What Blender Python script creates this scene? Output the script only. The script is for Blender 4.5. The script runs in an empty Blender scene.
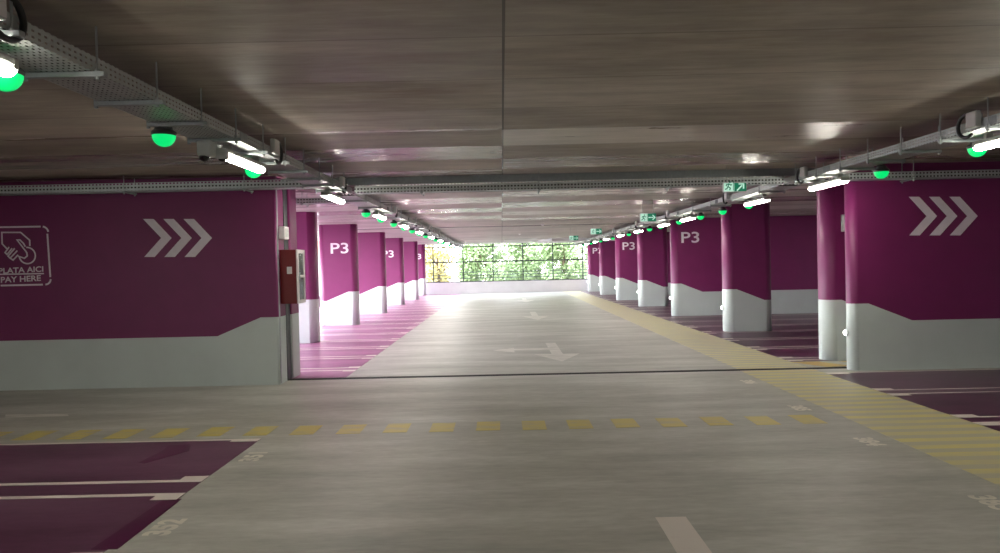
import bpy, bmesh, math, random
from mathutils import Vector, Matrix
random.seed(7)
C = bpy.context.scene.collection
PI = math.pi
H = 2.90            # ceiling height
CAM_Z = 1.6
FPX = 720.0
VPX, VPY, ROLL = 502.0, 265.0, 0.022

# ------------------------------------------------------------------ materials
def srgb(r, g, b):
    def f(c):
        c /= 255.0
        return c/12.92 if c <= 0.04045 else ((c+0.055)/1.055)**2.4
    return (f(r), f(g), f(b), 1)

class NT:
    def __init__(s, name):
        m = bpy.data.materials.new(name); m.use_nodes = True
        s.m = m; s.t = m.node_tree; s.t.nodes.clear()
        s.out = s.n('ShaderNodeOutputMaterial')
    def n(s, typ, **kw):
        nd = s.t.nodes.new(typ)
        for k, v in kw.items():
            if isinstance(k, str) and hasattr(nd, k): setattr(nd, k, v)
        return nd
    def l(s, a, b): s.t.links.new(a, b)
    def val(s, nd, key, v):
        if hasattr(v, 'is_output') or isinstance(v, bpy.types.NodeSocket): s.l(v, nd.inputs[key])
        else: nd.inputs[key].default_value = v
    def math(s, op, a, b=0.0, c=None, clamp=False):
        nd = s.n('ShaderNodeMath', operation=op, use_clamp=clamp)
        s.val(nd, 0, a); s.val(nd, 1, b)
        if c is not None: s.val(nd, 2, c)
        return nd.outputs[0]
    def coord(s, scale=(1, 1, 1), kind='Object'):
        tc = s.n('ShaderNodeTexCoord'); mp = s.n('ShaderNodeMapping')
        s.l(tc.outputs[kind], mp.inputs[0]); mp.inputs['Scale'].default_value = scale
        return mp.outputs[0]
    def geo(s, scale=(1, 1, 1)):
        g = s.n('ShaderNodeNewGeometry'); mp = s.n('ShaderNodeMapping')
        s.l(g.outputs['Position'], mp.inputs[0]); mp.inputs['Scale'].default_value = scale
        return mp.outputs[0]
    def noise(s, co, scale, detail=4, rough=.55):
        nd = s.n('ShaderNodeTexNoise'); s.l(co, nd.inputs['Vector'])
        nd.inputs['Scale'].default_value = scale; nd.inputs['Detail'].default_value = detail
        nd.inputs['Roughness'].default_value = rough
        return nd.outputs[0]
    def ramp(s, f, stops):
        nd = s.n('ShaderNodeValToRGB'); s.l(f, nd.inputs[0])
        el = nd.color_ramp.elements
        while len(el) < len(stops): el.new(.5)
        for e, (p, c) in zip(el, stops):
            e.position = p; e.color = c if len(c) == 4 else (*c, 1)
        return nd.outputs[0]
    def mix(s, f, a, b, blend='MIX'):
        nd = s.n('ShaderNodeMix', data_type='RGBA', blend_type=blend)
        s.val(nd, 0, f); s.val(nd, 6, a); s.val(nd, 7, b)
        return nd.outputs[2]
    def bsdf(s, **kw):
        b = s.n('ShaderNodeBsdfPrincipled')
        for k, v in kw.items(): s.val(b, k, v)
        s.l(b.outputs[0], s.out.inputs[0]); return b
    def bump(s, h, strength=.2, dist=.02):
        b = s.n('ShaderNodeBump'); s.l(h, b.inputs['Height'])
        b.inputs['Strength'].default_value = strength; b.inputs['Distance'].default_value = dist
        return b.outputs[0]

def g3(v): return (v, v, v, 1)

def mat_plain(name, col, rough=.5, metal=0.0, var=.06, nscale=6.0, bump=0.0):
    t = NT(name)
    co = t.geo()
    nz = t.noise(co, nscale, 5)
    lo = tuple(c*(1-var) for c in col[:3]) + (1,); hi = tuple(min(1, c*(1+var)) for c in col[:3]) + (1,)
    c = t.ramp(nz, [(.3, lo), (.7, hi)])
    kw = {'Base Color': c, 'Roughness': rough, 'Metallic': metal}
    if bump: kw['Normal'] = t.bump(nz, bump)
    t.bsdf(**kw); return t.m

def mat_emit(name, col, strength, base=(.8, .8, .8, 1)):
    t = NT(name)
    b = t.bsdf(**{'Base Color': base, 'Emission Color': col, 'Emission Strength': strength, 'Roughness': .4})
    return t.m

def mat_floor():
    t = NT('floor_epoxy')
    streak = t.noise(t.geo((.35, 1.6, 1)), 1.3, 7, .6)
    fine = t.noise(t.geo((1.2, 4.0, 1)), 5.0, 6, .65)
    big = t.noise(t.geo((1, 1, 1)), .28, 3)
    f = t.math('ADD', t.math('MULTIPLY', streak, .55), t.math('MULTIPLY', fine, .25))
    f = t.math('ADD', f, t.math('MULTIPLY', big, .2))
    c = t.ramp(f, [(.34, srgb(150, 149, 142)), (.5, srgb(177, 175, 167)), (.64, srgb(203, 201, 194))])
    r = t.ramp(f, [(.3, g3(.50)), (.7, g3(.34))])
    rr = t.n('ShaderNodeRGBToBW'); t.l(r, rr.inputs[0])
    t.bsdf(**{'Base Color': c, 'Roughness': rr.outputs[0], 'Normal': t.bump(streak, .07, .02), 'Specular IOR Level': .4})
    return t.m

def mat_bay(name, lo, hi):
    t = NT(name)
    streak = t.noise(t.geo((.4, 1.5, 1)), 1.1, 7, .62)
    fine = t.noise(t.geo((1, 2.6, 1)), 7.0, 5, .6)
    f = t.math('ADD', t.math('MULTIPLY', streak, .75), t.math('MULTIPLY', fine, .25))
    c = t.ramp(f, [(.36, lo), (.64, hi)])
    t.bsdf(**{'Base Color': c, 'Roughness': .33, 'Normal': t.bump(streak, .06, .02)})
    return t.m

def mat_worn(name, paint, under, amount, rough=.4, opacity=1.0):
    # old road paint: worn through to the epoxy in streaks
    t = NT(name)
    nz = t.noise(t.geo((.7, 2.2, 1)), 4.0, 8, .7)
    f = t.ramp(nz, [(max(0, amount-.16), g3(0)), (amount+.10, g3(1))])
    bw = t.n('ShaderNodeRGBToBW'); t.l(f, bw.inputs[0])
    ff = t.math('MULTIPLY', bw.outputs[0], opacity)
    c = t.mix(ff, under, paint)
    t.bsdf(**{'Base Color': c, 'Roughness': rough}); return t.m

def mat_hatch(name, y0, pitch, duty, yellow, base, wear):
    t = NT(name)
    g = t.n('ShaderNodeNewGeometry'); sp = t.n('ShaderNodeSeparateXYZ'); t.l(g.outputs['Position'], sp.inputs[0])
    ph = t.math('FRACT', t.math('DIVIDE', t.math('SUBTRACT', sp.outputs[1], y0), pitch))
    st = t.math('LESS_THAN', ph, duty)
    nz = t.noise(t.geo((.8, 2.0, 1)), 2.2, 8, .7)
    w = t.ramp(nz, [(max(0, wear-.14), g3(.25)), (wear+.14, g3(1))])
    bw = t.n('ShaderNodeRGBToBW'); t.l(w, bw.inputs[0])
    f = t.math('MULTIPLY', st, bw.outputs[0])
    c = t.mix(f, base, yellow)
    t.bsdf(**{'Base Color': c, 'Roughness': .43, 'Normal': t.bump(nz, .08, .02)}); return t.m

def mat_concrete(name, dark, mid, light, plank=.94):
    # board-marked fair-faced concrete: boards run across the aisle, each with its own sheen
    t = NT(name)
    g = t.n('ShaderNodeNewGeometry'); sp = t.n('ShaderNodeSeparateXYZ'); t.l(g.outputs['Position'], sp.inputs[0])
    side = t.math('GREATER_THAN', sp.outputs[0], .03)
    yy = t.math('DIVIDE', t.math('SUBTRACT', sp.outputs[1], 6.0 - plank*20), plank)
    row = t.math('FLOOR', yy); fr = t.math('FRACT', yy)
    xs = t.math('FLOOR', t.math('DIVIDE', t.math('ADD', sp.outputs[0], t.math('ADD', 60.0 - .03, 0.0)), 7.5))
    cmb = t.n('ShaderNodeCombineXYZ'); t.l(row, cmb.inputs[0]); t.l(xs, cmb.inputs[1])
    wn = t.n('ShaderNodeTexWhiteNoise', noise_dimensions='3D'); t.l(cmb.outputs[0], wn.inputs['Vector'])
    rnd = wn.outputs['Value']
    alt = t.math('MODULO', t.math('ADD', t.math('ADD', row, side), 101.0), 2.0)      # smooth and rough formwork sheets alternate
    # stretched grain
    grain = t.noise(t.geo((.5, 2.6, 1)), 2.2, 8, .65)
    grain2 = t.noise(t.geo((.9, 9.0, 1)), 3.0, 6, .7)
    cloud = t.noise(t.geo((.5, 1, 1)), .8, 5, .6)
    f = t.math('ADD', t.math('MULTIPLY', grain, .35), t.math('MULTIPLY', cloud, .38))
    f = t.math('ADD', f, t.math('MULTIPLY', grain2, .12))
    f = t.math('ADD', f, t.math('ADD', .04, t.math('MULTIPLY', rnd, .07)))
    c = t.ramp(f, [(.38, dark), (.5, mid), (.62, light)])
    # rusty stains
    st = t.noise(t.geo((.35, 1.6, 1)), .9, 5, .6)
    sm = t.ramp(st, [(.60, g3(0)), (.74, g3(.55))])
    sb = t.n('ShaderNodeRGBToBW'); t.l(sm, sb.inputs[0])
    c = t.mix(sb.outputs[0], c, srgb(104, 74, 50))
    # joints between boards
    edge = t.math('LESS_THAN', t.math('MINIMUM', fr, t.math('SUBTRACT', 1.0, fr)), .009)
    seam = t.math('LESS_THAN', t.math('ABSOLUTE', t.math('SUBTRACT', t.math('FRACT', t.math('DIVIDE', t.math('ADD', sp.outputs[0], 60.0-.03), 7.5)), 0.0)), .0022)
    j = t.math('MAXIMUM', t.math('MULTIPLY', edge, .40), t.math('MULTIPLY', seam, .85))
    c = t.mix(j, c, srgb(42, 36, 32))
    zone = t.math('MULTIPLY', t.math('GREATER_THAN', sp.outputs[1], 6.85), t.math('LESS_THAN', sp.outputs[1], 20.0))
    r = t.math('SUBTRACT', t.math('ADD', .52, t.math('MULTIPLY', rnd, .12)), t.math('MULTIPLY', alt, t.math('ADD', .06, t.math('MULTIPLY', zone, .26))))
    r = t.math('ADD', r, t.math('MULTIPLY', t.math('SUBTRACT', grain, .5), .30))
    h = t.math('ADD', t.math('MULTIPLY', grain, .5), t.math('MULTIPLY', grain2, .3))
    h = t.math('SUBTRACT', h, t.math('MULTIPLY', edge, .6))
    t.bsdf(**{'Base Color': c, 'Roughness': r, 'Normal': t.bump(h, .14, .015), 'Specular IOR Level': .5})
    return t.m

def mat_perf(name, axis, col, rough=.42, metal=.45):
    # perforated zinc-plated sheet: real see-through slots
    t = NT(name)
    g = t.n('ShaderNodeNewGeometry'); sp = t.n('ShaderNodeSeparateXYZ'); t.l(g.outputs['Position'], sp.inputs[0])
    if axis == 'Y': u = sp.outputs[1]; w = sp.outputs[0]
    else: u = sp.outputs[0]; w = sp.outputs[1]
    v = t.math('ADD', w, sp.outputs[2])
    fu = t.math('FRACT', t.math('DIVIDE', u, .047)); fv = t.math('FRACT', t.math('DIVIDE', v,   .029 if axis == 'Y' else .046))
    hole = t.math('MULTIPLY', t.math('LESS_THAN', t.math('ABSOLUTE', t.math('SUBTRACT', fu, .5)), .26),
                  t.math('LESS_THAN', t.math('ABSOLUTE', t.math('SUBTRACT', fv, .5)), .20 if axis == 'Y' else .24))
    nz = t.noise(t.geo(), 7, 4)
    lo = tuple(c*.82 for c in col[:3]) + (1,)
    c = t.ramp(nz, [(.3, lo), (.7, col)])
    b = t.n('ShaderNodeBsdfPrincipled'); t.l(c, b.inputs['Base Color'])
    b.inputs['Roughness'].default_value = rough; b.inputs['Metallic'].default_value = metal
    tr = t.n('ShaderNodeBsdfTransparent'); mx = t.n('ShaderNodeMixShader')
    t.l(hole, mx.inputs[0]); t.l(b.outputs[0], mx.inputs[1]); t.l(tr.outputs[0], mx.inputs[2])
    t.l(mx.outputs[0], t.out.inputs[0]); return t.m

M = {}
M['floor'] = mat_floor()
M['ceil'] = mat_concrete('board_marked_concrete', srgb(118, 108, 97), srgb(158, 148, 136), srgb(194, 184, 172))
M['ceil_far'] = mat_concrete('board_marked_concrete_daylit', srgb(142, 134, 130), srgb(178, 170, 165), srgb(208, 200, 196), 1.2)  # same concrete as the near slab, paler: hall daylight put into the colour
M['purple'] = mat_plain('purple_wall_paint', srgb(119, 32, 91), .5, 0, .05, 3.0)
M['grey'] = mat_plain('pale_grey_wall_paint', srgb(204, 214, 212), .5, 0, .04, 2.0)
M['white'] = mat_plain('white_marking_paint', srgb(236, 226, 236), .5, 0, .05, 8)
M['conc_wall'] = mat_plain('pale_plaster', srgb(205, 203, 206), .6, 0, .05, 2)
M['bay'] = mat_bay('bay_purple_epoxy', srgb(80, 42, 66), srgb(118, 80, 104))
M['bay_right'] = mat_bay('bay_purple_epoxy_shaded', srgb(58, 22, 48), srgb(98, 52, 82))  # same bay epoxy, darkened: the dim right side is put into the colour
M['bay_far'] = mat_bay('bay_purple_epoxy_daylit', srgb(118, 46, 94), srgb(176, 116, 154))  # same bay epoxy, brightened: daylight from the left flank painted in
M['patch'] = mat_bay('fresh_purple_epoxy', srgb(74, 20, 56), srgb(90, 30, 70))
M['line'] = mat_worn('worn_white_line', srgb(226, 216, 208), srgb(176, 150, 160), .34)
M['arrow'] = mat_worn('worn_white_arrow', srgb(214, 210, 202), srgb(166, 160, 150), .44)
M['number'] = mat_worn('worn_white_number', srgb(222, 216, 202), srgb(178, 172, 160), .42)
M['dash'] = mat_worn('worn_yellow_dash', srgb(206, 188, 96), srgb(178, 170, 144), .44)
M['hatch_near'] = mat_hatch('yellow_hatch', 5.0, .235, .52, srgb(210, 198, 124), srgb(184, 178, 156), .46)
M['hatch_far'] = mat_hatch('faded_yellow_hatch', 10.5, .235, .55, srgb(214, 206, 148), srgb(186, 181, 166), .42)
M['hatch_box'] = mat_plain('ochre_marking', srgb(196, 166, 92), .4)
M['perf_y'] = mat_perf('perforated_steel_along', 'Y', srgb(188, 192, 192))
M['perf_x'] = mat_perf('perforated_steel_across', 'X', srgb(204, 210, 212))
M['steel'] = mat_plain('zinc_steel', srgb(160, 166, 168), .35, .55, .08, 20)
M['dsteel'] = mat_plain('dark_steel', srgb(70, 76, 80), .4, .6, .08, 10)
M['black'] = mat_plain('black_rubber', srgb(16, 16, 17), .45, 0, .1, 10)
M['seal'] = mat_plain('dark_joint_rubber', srgb(14, 13, 12), .95, 0, .1, 10)
M['lampgrey'] = mat_plain('lamp_grey_plastic', srgb(150, 150, 146), .45, 0, .04, 10)
M['boxgrey'] = mat_plain('box_grey_plastic', srgb(188, 190, 190), .4, 0, .04, 10)
M['darkmount'] = mat_plain('dark_mount_plastic', srgb(48, 50, 50), .35, 0, .06, 10)
M['batten'] = mat_emit('batten_diffuser', (1.0, .965, .83, 1), 52)
M['green'] = mat_emit('green_dome_glow', (0.0, .66, .15, 1), 1.15, (.0, .25, .08, 1))
M['marker'] = mat_emit('marker_glow', (1.0, .98, .92, 1), 25)
M['red'] = mat_plain('red_cabinet_paint', srgb(104, 5, 10), .5, 0, .04, 5)
M['offwhite'] = mat_plain('offwhite_plastic', srgb(214, 208, 210), .4, 0, .03, 10)
M['sign_green'] = mat_emit('sign_green_panel', (.0, .20, .10, 1), .6, (.0, .10, .05, 1))
M['sign_white'] = mat_emit('sign_white_panel', (.60, .95, .78, 1), .7, (.2, .3, .25, 1))
M['lens'] = mat_plain('black_glass', srgb(8, 8, 10), .08, 0, .0, 5)
M['leaf'] = mat_plain('leaves', srgb(138, 158, 112), .6, 0, .2, 2.5)
M['leaf_y'] = mat_plain('yellow_leaves', srgb(186, 172, 112), .6, 0, .22, 2.5)
M['bark'] = mat_plain('bark', srgb(96, 80, 64), .9, 0, .2, 9)
M['ground'] = mat_plain('pale_ground', srgb(140, 138, 126), .9, 0, .1, .5)
M['facade'] = mat_plain('pale_render', srgb(140, 132, 126), .8, 0, .04, 1)
M['facade_pink'] = mat_plain('salmon_render', srgb(150, 108, 94), .8, 0, .04, 1)
M['pane'] = mat_plain('dark_pane', srgb(70, 78, 88), .15, 0, .05, 4)

# ------------------------------------------------------------------ mesh helpers
class MB:
    def __init__(s): s.v = []; s.f = []; s.mi = []; s.sm = []
    def add(s, vs, fs, mi=0, smooth=False):
        o = len(s.v); s.v += [tuple(p) for p in vs]
        for f in fs: s.f.append([i+o for i in f]); s.mi.append(mi); s.sm.append(smooth)
    def box(s, x0, x1, y0, y1, z0, z1, mi=0, bev=0.0):
        if bev <= 0:
            vs = [(x, y, z) for x in (x0, x1) for y in (y0, y1) for z in (z0, z1)]
            s.add(vs, [(0, 1, 3, 2), (4, 6, 7, 5), (0, 4, 5, 1), (2, 3, 7, 6), (0, 2, 6, 4), (1, 5, 7, 3)], mi)
        else:
            bm = bmesh.new(); bmesh.ops.create_cube(bm, size=1)
            for v in bm.verts:
                v.co = Vector(((x0+x1)/2+v.co.x*(x1-x0), (y0+y1)/2+v.co.y*(y1-y0), (z0+z1)/2+v.co.z*(z1-z0)))
            bmesh.ops.bevel(bm, geom=bm.edges[:], offset=bev, segments=2, affect='EDGES', profile=.5)
            bm.verts.index_update()
            s.add([v.co[:] for v in bm.verts], [[v.index for v in f.verts] for f in bm.faces], mi); bm.free()
    def tube(s, pts, r, n=10, mi=0, cap=True, radii=None):
        pts = [Vector(p) for p in pts]; rings = []
        prev = None
        for i, p in enumerate(pts):
            d = (pts[min(i+1, len(pts)-1)]-pts[max(i-1, 0)]).normalized()
            if prev is None:
                a = Vector((0, 0, 1)) if abs(d.z) < .9 else Vector((1, 0, 0))
                prev = d.cross(a).normalized()
            u = (prev - d*prev.dot(d)).normalized(); w = d.cross(u); prev = u
            rr = radii[i] if radii else r
            rings.append([p+(u*math.cos(2*PI*k/n)+w*math.sin(2*PI*k/n))*rr for k in range(n)])
        vs = [q for rg in rings for q in rg]; fs = []
        for i in range(len(rings)-1):
            for k in range(n):
                fs.append((i*n+k, i*n+(k+1) % n, (i+1)*n+(k+1) % n, (i+1)*n+k))
        s.add(vs, fs, mi, True)
        if cap:
            s.add(rings[0], [list(range(n))[::-1]], mi); s.add(rings[-1], [list(range(n))], mi)
    def lathe(s, prof, cx, cy, cz, n=24, mi=0):
        vs = []; fs = []
        for r, z in prof:
            for k in range(n):
                a = 2*PI*k/n; vs.append((cx+r*math.cos(a), cy+r*math.sin(a), cz+z))
        for i in range(len(prof)-1):
            for k in range(n):
                fs.append((i*n+k, i*n+(k+1) % n, (i+1)*n+(k+1) % n, (i+1)*n+k))
        s.add(vs, fs, mi, True)
        s.add(vs[:n], [list(range(n))[::-1]], mi); s.add(vs[-n:], [list(range(n))], mi)
    def poly_xy(s, pts, z0, z1, mi=0):          # prism standing on a plan polygon
        n = len(pts)
        vs = [(x, y, z0) for x, y in pts]+[(x, y, z1) for x, y in pts]
        fs = [list(range(n))[::-1], list(range(n, 2*n))]+[(i, (i+1) % n, n+(i+1) % n, n+i) for i in range(n)]
        s.add(vs, fs, mi)
    def poly_xz(s, pts, y0, y1, mi=0):          # prism with its outline in X-Z
        n = len(pts)
        vs = [(x, y0, z) for x, z in pts]+[(x, y1, z) for x, z in pts]
        fs = [list(range(n)), list(range(n, 2*n))[::-1]]+[(i, n+i, n+(i+1) % n, (i+1) % n) for i in range(n)]
        s.add(vs, fs, mi)
    def ribbon_xz(s, pts, w, y0, y1, closed=False, mi=0):
        pts = [Vector((p[0], p[1])) for p in pts]; n = len(pts)
        L = []; R = []
        for i, p in enumerate(pts):
            if closed: a = pts[(i-1) % n]; b = pts[(i+1) % n]
            else: a = pts[max(i-1, 0)]; b = pts[min(i+1, n-1)]
            d1 = (p-a); d2 = (b-p)
            if d1.length < 1e-9: d1 = d2
            if d2.length < 1e-9: d2 = d1
            d1.normalize(); d2.normalize()
            t = (d1+d2); t = t.normalized() if t.length > 1e-6 else d1
            nn = Vector((-t.y, t.x)); sc = 1/max(.55, abs(nn.dot(Vector((-d1.y, d1.x)))))
            L.append(p+nn*w/2*sc); R.append(p-nn*w/2*sc)
        m = n if closed else n-1
        for i in range(m):
            j = (i+1) % n
            s.poly_xz([L[i][:], L[j][:], R[j][:], R[i][:]], y0, y1, mi)
    def build(s, name, mats, parent=None, loc=(0, 0, 0)):
        me = bpy.data.meshes.new(name); me.from_pydata(s.v, [], s.f)
        if not isinstance(mats, (list, tuple)): mats = [mats]
        for m in mats: me.materials.append(m)
        for p, mi, sm in zip(me.polygons, s.mi, s.sm): p.material_index = mi; p.use_smooth = sm
        bm = bmesh.new(); bm.from_mesh(me)
        bmesh.ops.recalc_face_normals(bm, faces=bm.faces[:]); bm.to_mesh(me); bm.free()
        me.update()
        o = bpy.data.objects.new(name, me); C.objects.link(o); o.location = loc
        if parent: o.parent = parent
        return o

def tag(o, label=None, cat=None, group=None, kind=None):
    if label: o['label'] = label
    if cat: o['category'] = cat
    if group: o['group'] = group
    if kind: o['kind'] = kind
    return o
def empty(name, loc=(0, 0, 0)):
    o = bpy.data.objects.new(name, None); o.empty_display_size = .1; C.objects.link(o); o.location = loc; return o
def copy_tree(o, parent=None):
    c = o.copy(); C.objects.link(c)
    if parent: c.parent = parent
    for ch in list(o.children): copy_tree(ch, c)
    return c
ORD = ['nearest', 'second', 'third', 'fourth', 'fifth', 'sixth', 'seventh', 'eighth', 'ninth', 'tenth', 'eleventh', 'twelfth',
       'thirteenth', 'fourteenth', 'fifteenth', 'sixteenth', 'seventeenth', 'eighteenth', 'nineteenth', 'twentieth',
       'twenty-first', 'twenty-second', 'twenty-third', 'twenty-fourth', 'twenty-fifth', 'twenty-sixth', 'twenty-seventh',
       'twenty-eighth', 'twenty-ninth', 'thirtieth', 'thirty-first', 'thirty-second', 'thirty-third', 'thirty-fourth',
       'thirty-fifth', 'thirty-sixth', 'thirty-seventh', 'thirty-eighth', 'thirty-ninth', 'fortieth']
def nth(i): return 'nearest' if i == 0 else ORD[i]+' nearest'

_txt = {}
def text_polys(body, height, weight=.0):
    """letter outlines as a mesh in X-Y, lower-left at 0,0, cap height = height"""
    cu = bpy.data.curves.new('t', 'FONT'); cu.body = body; cu.size = 1; cu.offset = weight; cu.fill_mode = 'FRONT'
    cu.resolution_u = 4
    o = bpy.data.objects.new('t', cu); C.objects.link(o)
    dg = bpy.context.evaluated_depsgraph_get(); me = bpy.data.meshes.new_from_object(o.evaluated_get(dg))
    vs = [v.co.copy() for v in me.vertices]; fs = [list(p.vertices) for p in me.polygons]
    bpy.data.objects.remove(o); bpy.data.curves.remove(cu); bpy.data.meshes.remove(me)
    x0 = min(v.x for v in vs); y0 = min(v.y for v in vs); y1 = max(v.y for v in vs)
    k = height/(y1-y0)
    return [Vector(((v.x-x0)*k, (v.y-y0)*k)) for v in vs], fs
def text_obj(name, body, mat, parent, height, width, fn, weight=.02):
    """fn maps text plane (u,v) centred to a world point; two layers give it thickness"""
    vs, fs = text_polys(body, height, weight)
    wx = max(v.x for v in vs); kx = width/wx
    P = [fn((v.x-wx/2)*kx, v.y-height/2) for v in vs]
    mb = MB(); mb.add(P, fs)
    me = bpy.data.meshes.new(name); me.from_pydata(mb.v, [], mb.f); me.materials.append(mat)
    o = bpy.data.objects.new(name, me); C.objects.link(o)
    if parent: o.parent = parent
    return o

def on_wall(px, py, Y):      # pixel of the photo -> X, Z on a cross wall at distance Y
    return ((px-VPX)*Y/FPX, CAM_Z-(py-(VPY-ROLL*(px-VPX)))*Y/FPX)
def on_floor(px, py):
    d = py-(VPY-ROLL*(px-VPX)); Y = CAM_Z*FPX/d
    return ((px-VPX)*Y/FPX, Y)

# ------------------------------------------------------------------ setting: floors and ceilings
XL, XR = -10.2, 11.5
XF = -7.9            # open left flank of the far hall
mb = MB(); mb.box(XL, XR, -13, 10.36, -.25, 0); mb.box(XF-.2, XR, 10.54, 41.6, -.25, 0)
floor = tag(mb.build('floor', M['floor']), 'pale grey-beige epoxy garage floor crossed by a dark joint', kind='structure')
mb = MB(); mb.box(XL, XR, 10.36, 10.54, -.2, -.004); mb.build('joint_seal', M['seal'], floor)
mb = MB(); mb.box(XL-.25, XR, -13, 10.38, H, H+.3)
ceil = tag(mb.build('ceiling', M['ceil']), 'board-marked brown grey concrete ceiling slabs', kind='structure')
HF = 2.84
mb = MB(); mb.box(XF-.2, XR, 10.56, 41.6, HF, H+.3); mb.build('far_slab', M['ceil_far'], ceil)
mb = MB(); mb.box(XL, XR, 10.38, 10.56, H+.12, H+.2); mb.build('joint_cover', M['dsteel'], ceil)
mb = MB(); mb.box(XL, XR, 10.50, 10.56, HF-.03, H+.1); mb.build('joint_trim', M['steel'], ceil)
mb = MB(); mb.box(XL, XR, 23.0, 23.02, HF-.012, HF); mb.build('ceiling_joint', M['dsteel'], ceil)

# ------------------------------------------------------------------ painted piers and walls
def footprint(x0, x1, y0, y1, r0, r1, xs=()):
    """plan outline, counter-clockwise; r0/r1 corner radii at x0 / x1; xs extra points on the long sides"""
    pts = []
    def arc(cx, cy, r, a0):
        if r <= 0: pts.append((cx, cy)); return
        for k in range(9):
            a = a0+PI/2*k/8; pts.append((cx+r*math.cos(a), cy+r*math.sin(a)))
    arc(x0+r0, y0+r0, r0, PI)
    for x in sorted(xs): pts.append((x, y0))
    arc(x1-r1, y0+r1, r1, 1.5*PI); arc(x1-r1, y1-r1, r1, 0)
    for x in sorted(xs, reverse=True): pts.append((x, y1))
    arc(x0+r0, y1-r0, r0, PI/2)
    return pts
def painted(name, x0, x1, y0, y1, h, aisle, r=.16, parent=None, far_r=None):
    """purple above, pale grey below; the grey rises towards the aisle edge"""
    fl, rp = .25, .86
    if aisle < 0: e = x0; b1, b2 = e+fl, e+rp; r0, r1 = r, (r if far_r is None else far_r)
    else: e = x1; b1, b2 = e-fl, e-rp; r1, r0 = r, (r if far_r is None else far_r)
    hi, lo = .945, .695
    def zb(x):
        d = abs(x-e)
        return hi if d <= fl else lo if d >= rp else hi+(lo-hi)*(d-fl)/(rp-fl)
    pts = footprint(x0, x1, y0, y1, r0, r1, [b1, b2])
    n = len(pts)
    vs = [(x, y, 0) for x, y in pts]+[(x, y, zb(x)) for x, y in pts]+[(x, y, h) for x, y in pts]
    mb = MB()
    mb.add(vs, [], 0)
    for i in range(n):
        j = (i+1) % n
        curved = (pts[i][0]-pts[j][0])*(pts[i][1]-pts[j][1]) != 0
        mb.f.append([i, j, n+j, n+i]); mb.mi.append(0); mb.sm.append(curved)
        mb.f.append([n+i, n+j, 2*n+j, 2*n+i]); mb.mi.append(1); mb.sm.append(curved)
    mb.f.append(list(range(n))[::-1]); mb.mi.append(0); mb.sm.append(False)
    mb.f.append(list(range(2*n, 3*n))); mb.mi.append(1); mb.sm.append(False)
    return mb.build(name, [M['grey'], M['purple']], parent)

def chevrons(parent, px0, py0, py1, pitch, tip, thick, Y):
    for k in range(3):
        a = px0+k*pitch
        ym = (py0+py1)/2
        pts = [on_wall(a, py0, Y), on_wall(a+thick, py0, Y), on_wall(a+tip, ym, Y), on_wall(a+thick, py1, Y), on_wall(a, py1, Y), on_wall(a+tip-thick, ym, Y)]
        mb = MB(); mb.poly_xz(pts, Y-.004, Y-.001)
        mb.build('chevron', M['white'], parent)

# left cross wall (two leaves either side of the joint)
wl = painted('wall_left', XL, -3.12, 10.0, 10.36, H, 1, r=.03, far_r=0)
tag(wl, 'purple wall with pale grey base, chevrons and pay sign on the left', kind='structure')
chevrons(wl, 144.5, 219, 257, 20.2, 28, 10.5, 10.0)
wl2 = painted('wall_left_rear', XL+.01, -3.10, 10.56, 10.95, HF, 1, r=.03, far_r=0)
tag(wl2, 'purple and grey wall leaf behind the joint on the left', kind='structure')
mb = MB(); mb.box(-3.30, -3.125, 10.38, 10.56, 0, HF)
mb.build('joint_filler', M['dsteel'], wl)
mb = MB(); mb.box(-3.135, -3.112, 10.02, 10.06, .02, 2.72); mb.build('corner_strip', M['steel'], wl)
# right cross wall
wr = painted('wall_right', 4.895, XR, 10.13, 10.36, H, -1, r=.11, far_r=0)
tag(wr, 'purple wall with pale grey base and chevrons on the right', kind='structure')
chevrons(wr, 909, 197, 235.5, 20.2, 28, 10.5, 10.13)
# side and rear walls of the hall
mb = MB(); mb.box(XR, XR+.25, -13, 41.6, 0, H, 0); sr = mb.build('wall_side_right', M['conc_wall']); tag(sr, 'pale side wall on the far right', kind='structure')  # unseen wall, put in to keep the right side dark
mb = MB(); mb.box(XL-.25, XL, -13, -9, 0, H); mb.box(XL-.25, XL, -3, 10.4, 0, H); mb.box(XL-.25, XL, -9, -3, 0, 1.0); mb.box(XL-.25, XL, -9, -3, 2.0, H); sl = mb.build('wall_side_left', M['conc_wall']); tag(sl, 'pale side wall on the near left', kind='structure')  # the unseen opening is added to let daylight onto the left cross wall
# low parapet on the open left flank beyond the joint, lowered for more daylight
mb = MB(); mb.box(XF-.2, XF, 10.96, 41.6, 0, .45); mb.box(XL-.25, XL, 10.4, 10.95, 0, H); tag(mb.build('wall_parapet_left', M['conc_wall']), 'low pale parapet on the open left side', kind='structure')
mb = MB(); mb.box(XF-.2, XR, 41.35, 41.6, 0, .66); wf = tag(mb.build('wall_back', M['conc_wall']), 'low pale parapet below the far window front', kind='structure')
mb = MB(); mb.box(XL, XR, -13.2, -13, 0, H); tag(mb.build('wall_rear', M['conc_wall']), 'pale wall closing the hall behind the viewer', kind='structure')  # unseen wall, closed full height to keep rear daylight off the cross walls

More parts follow.
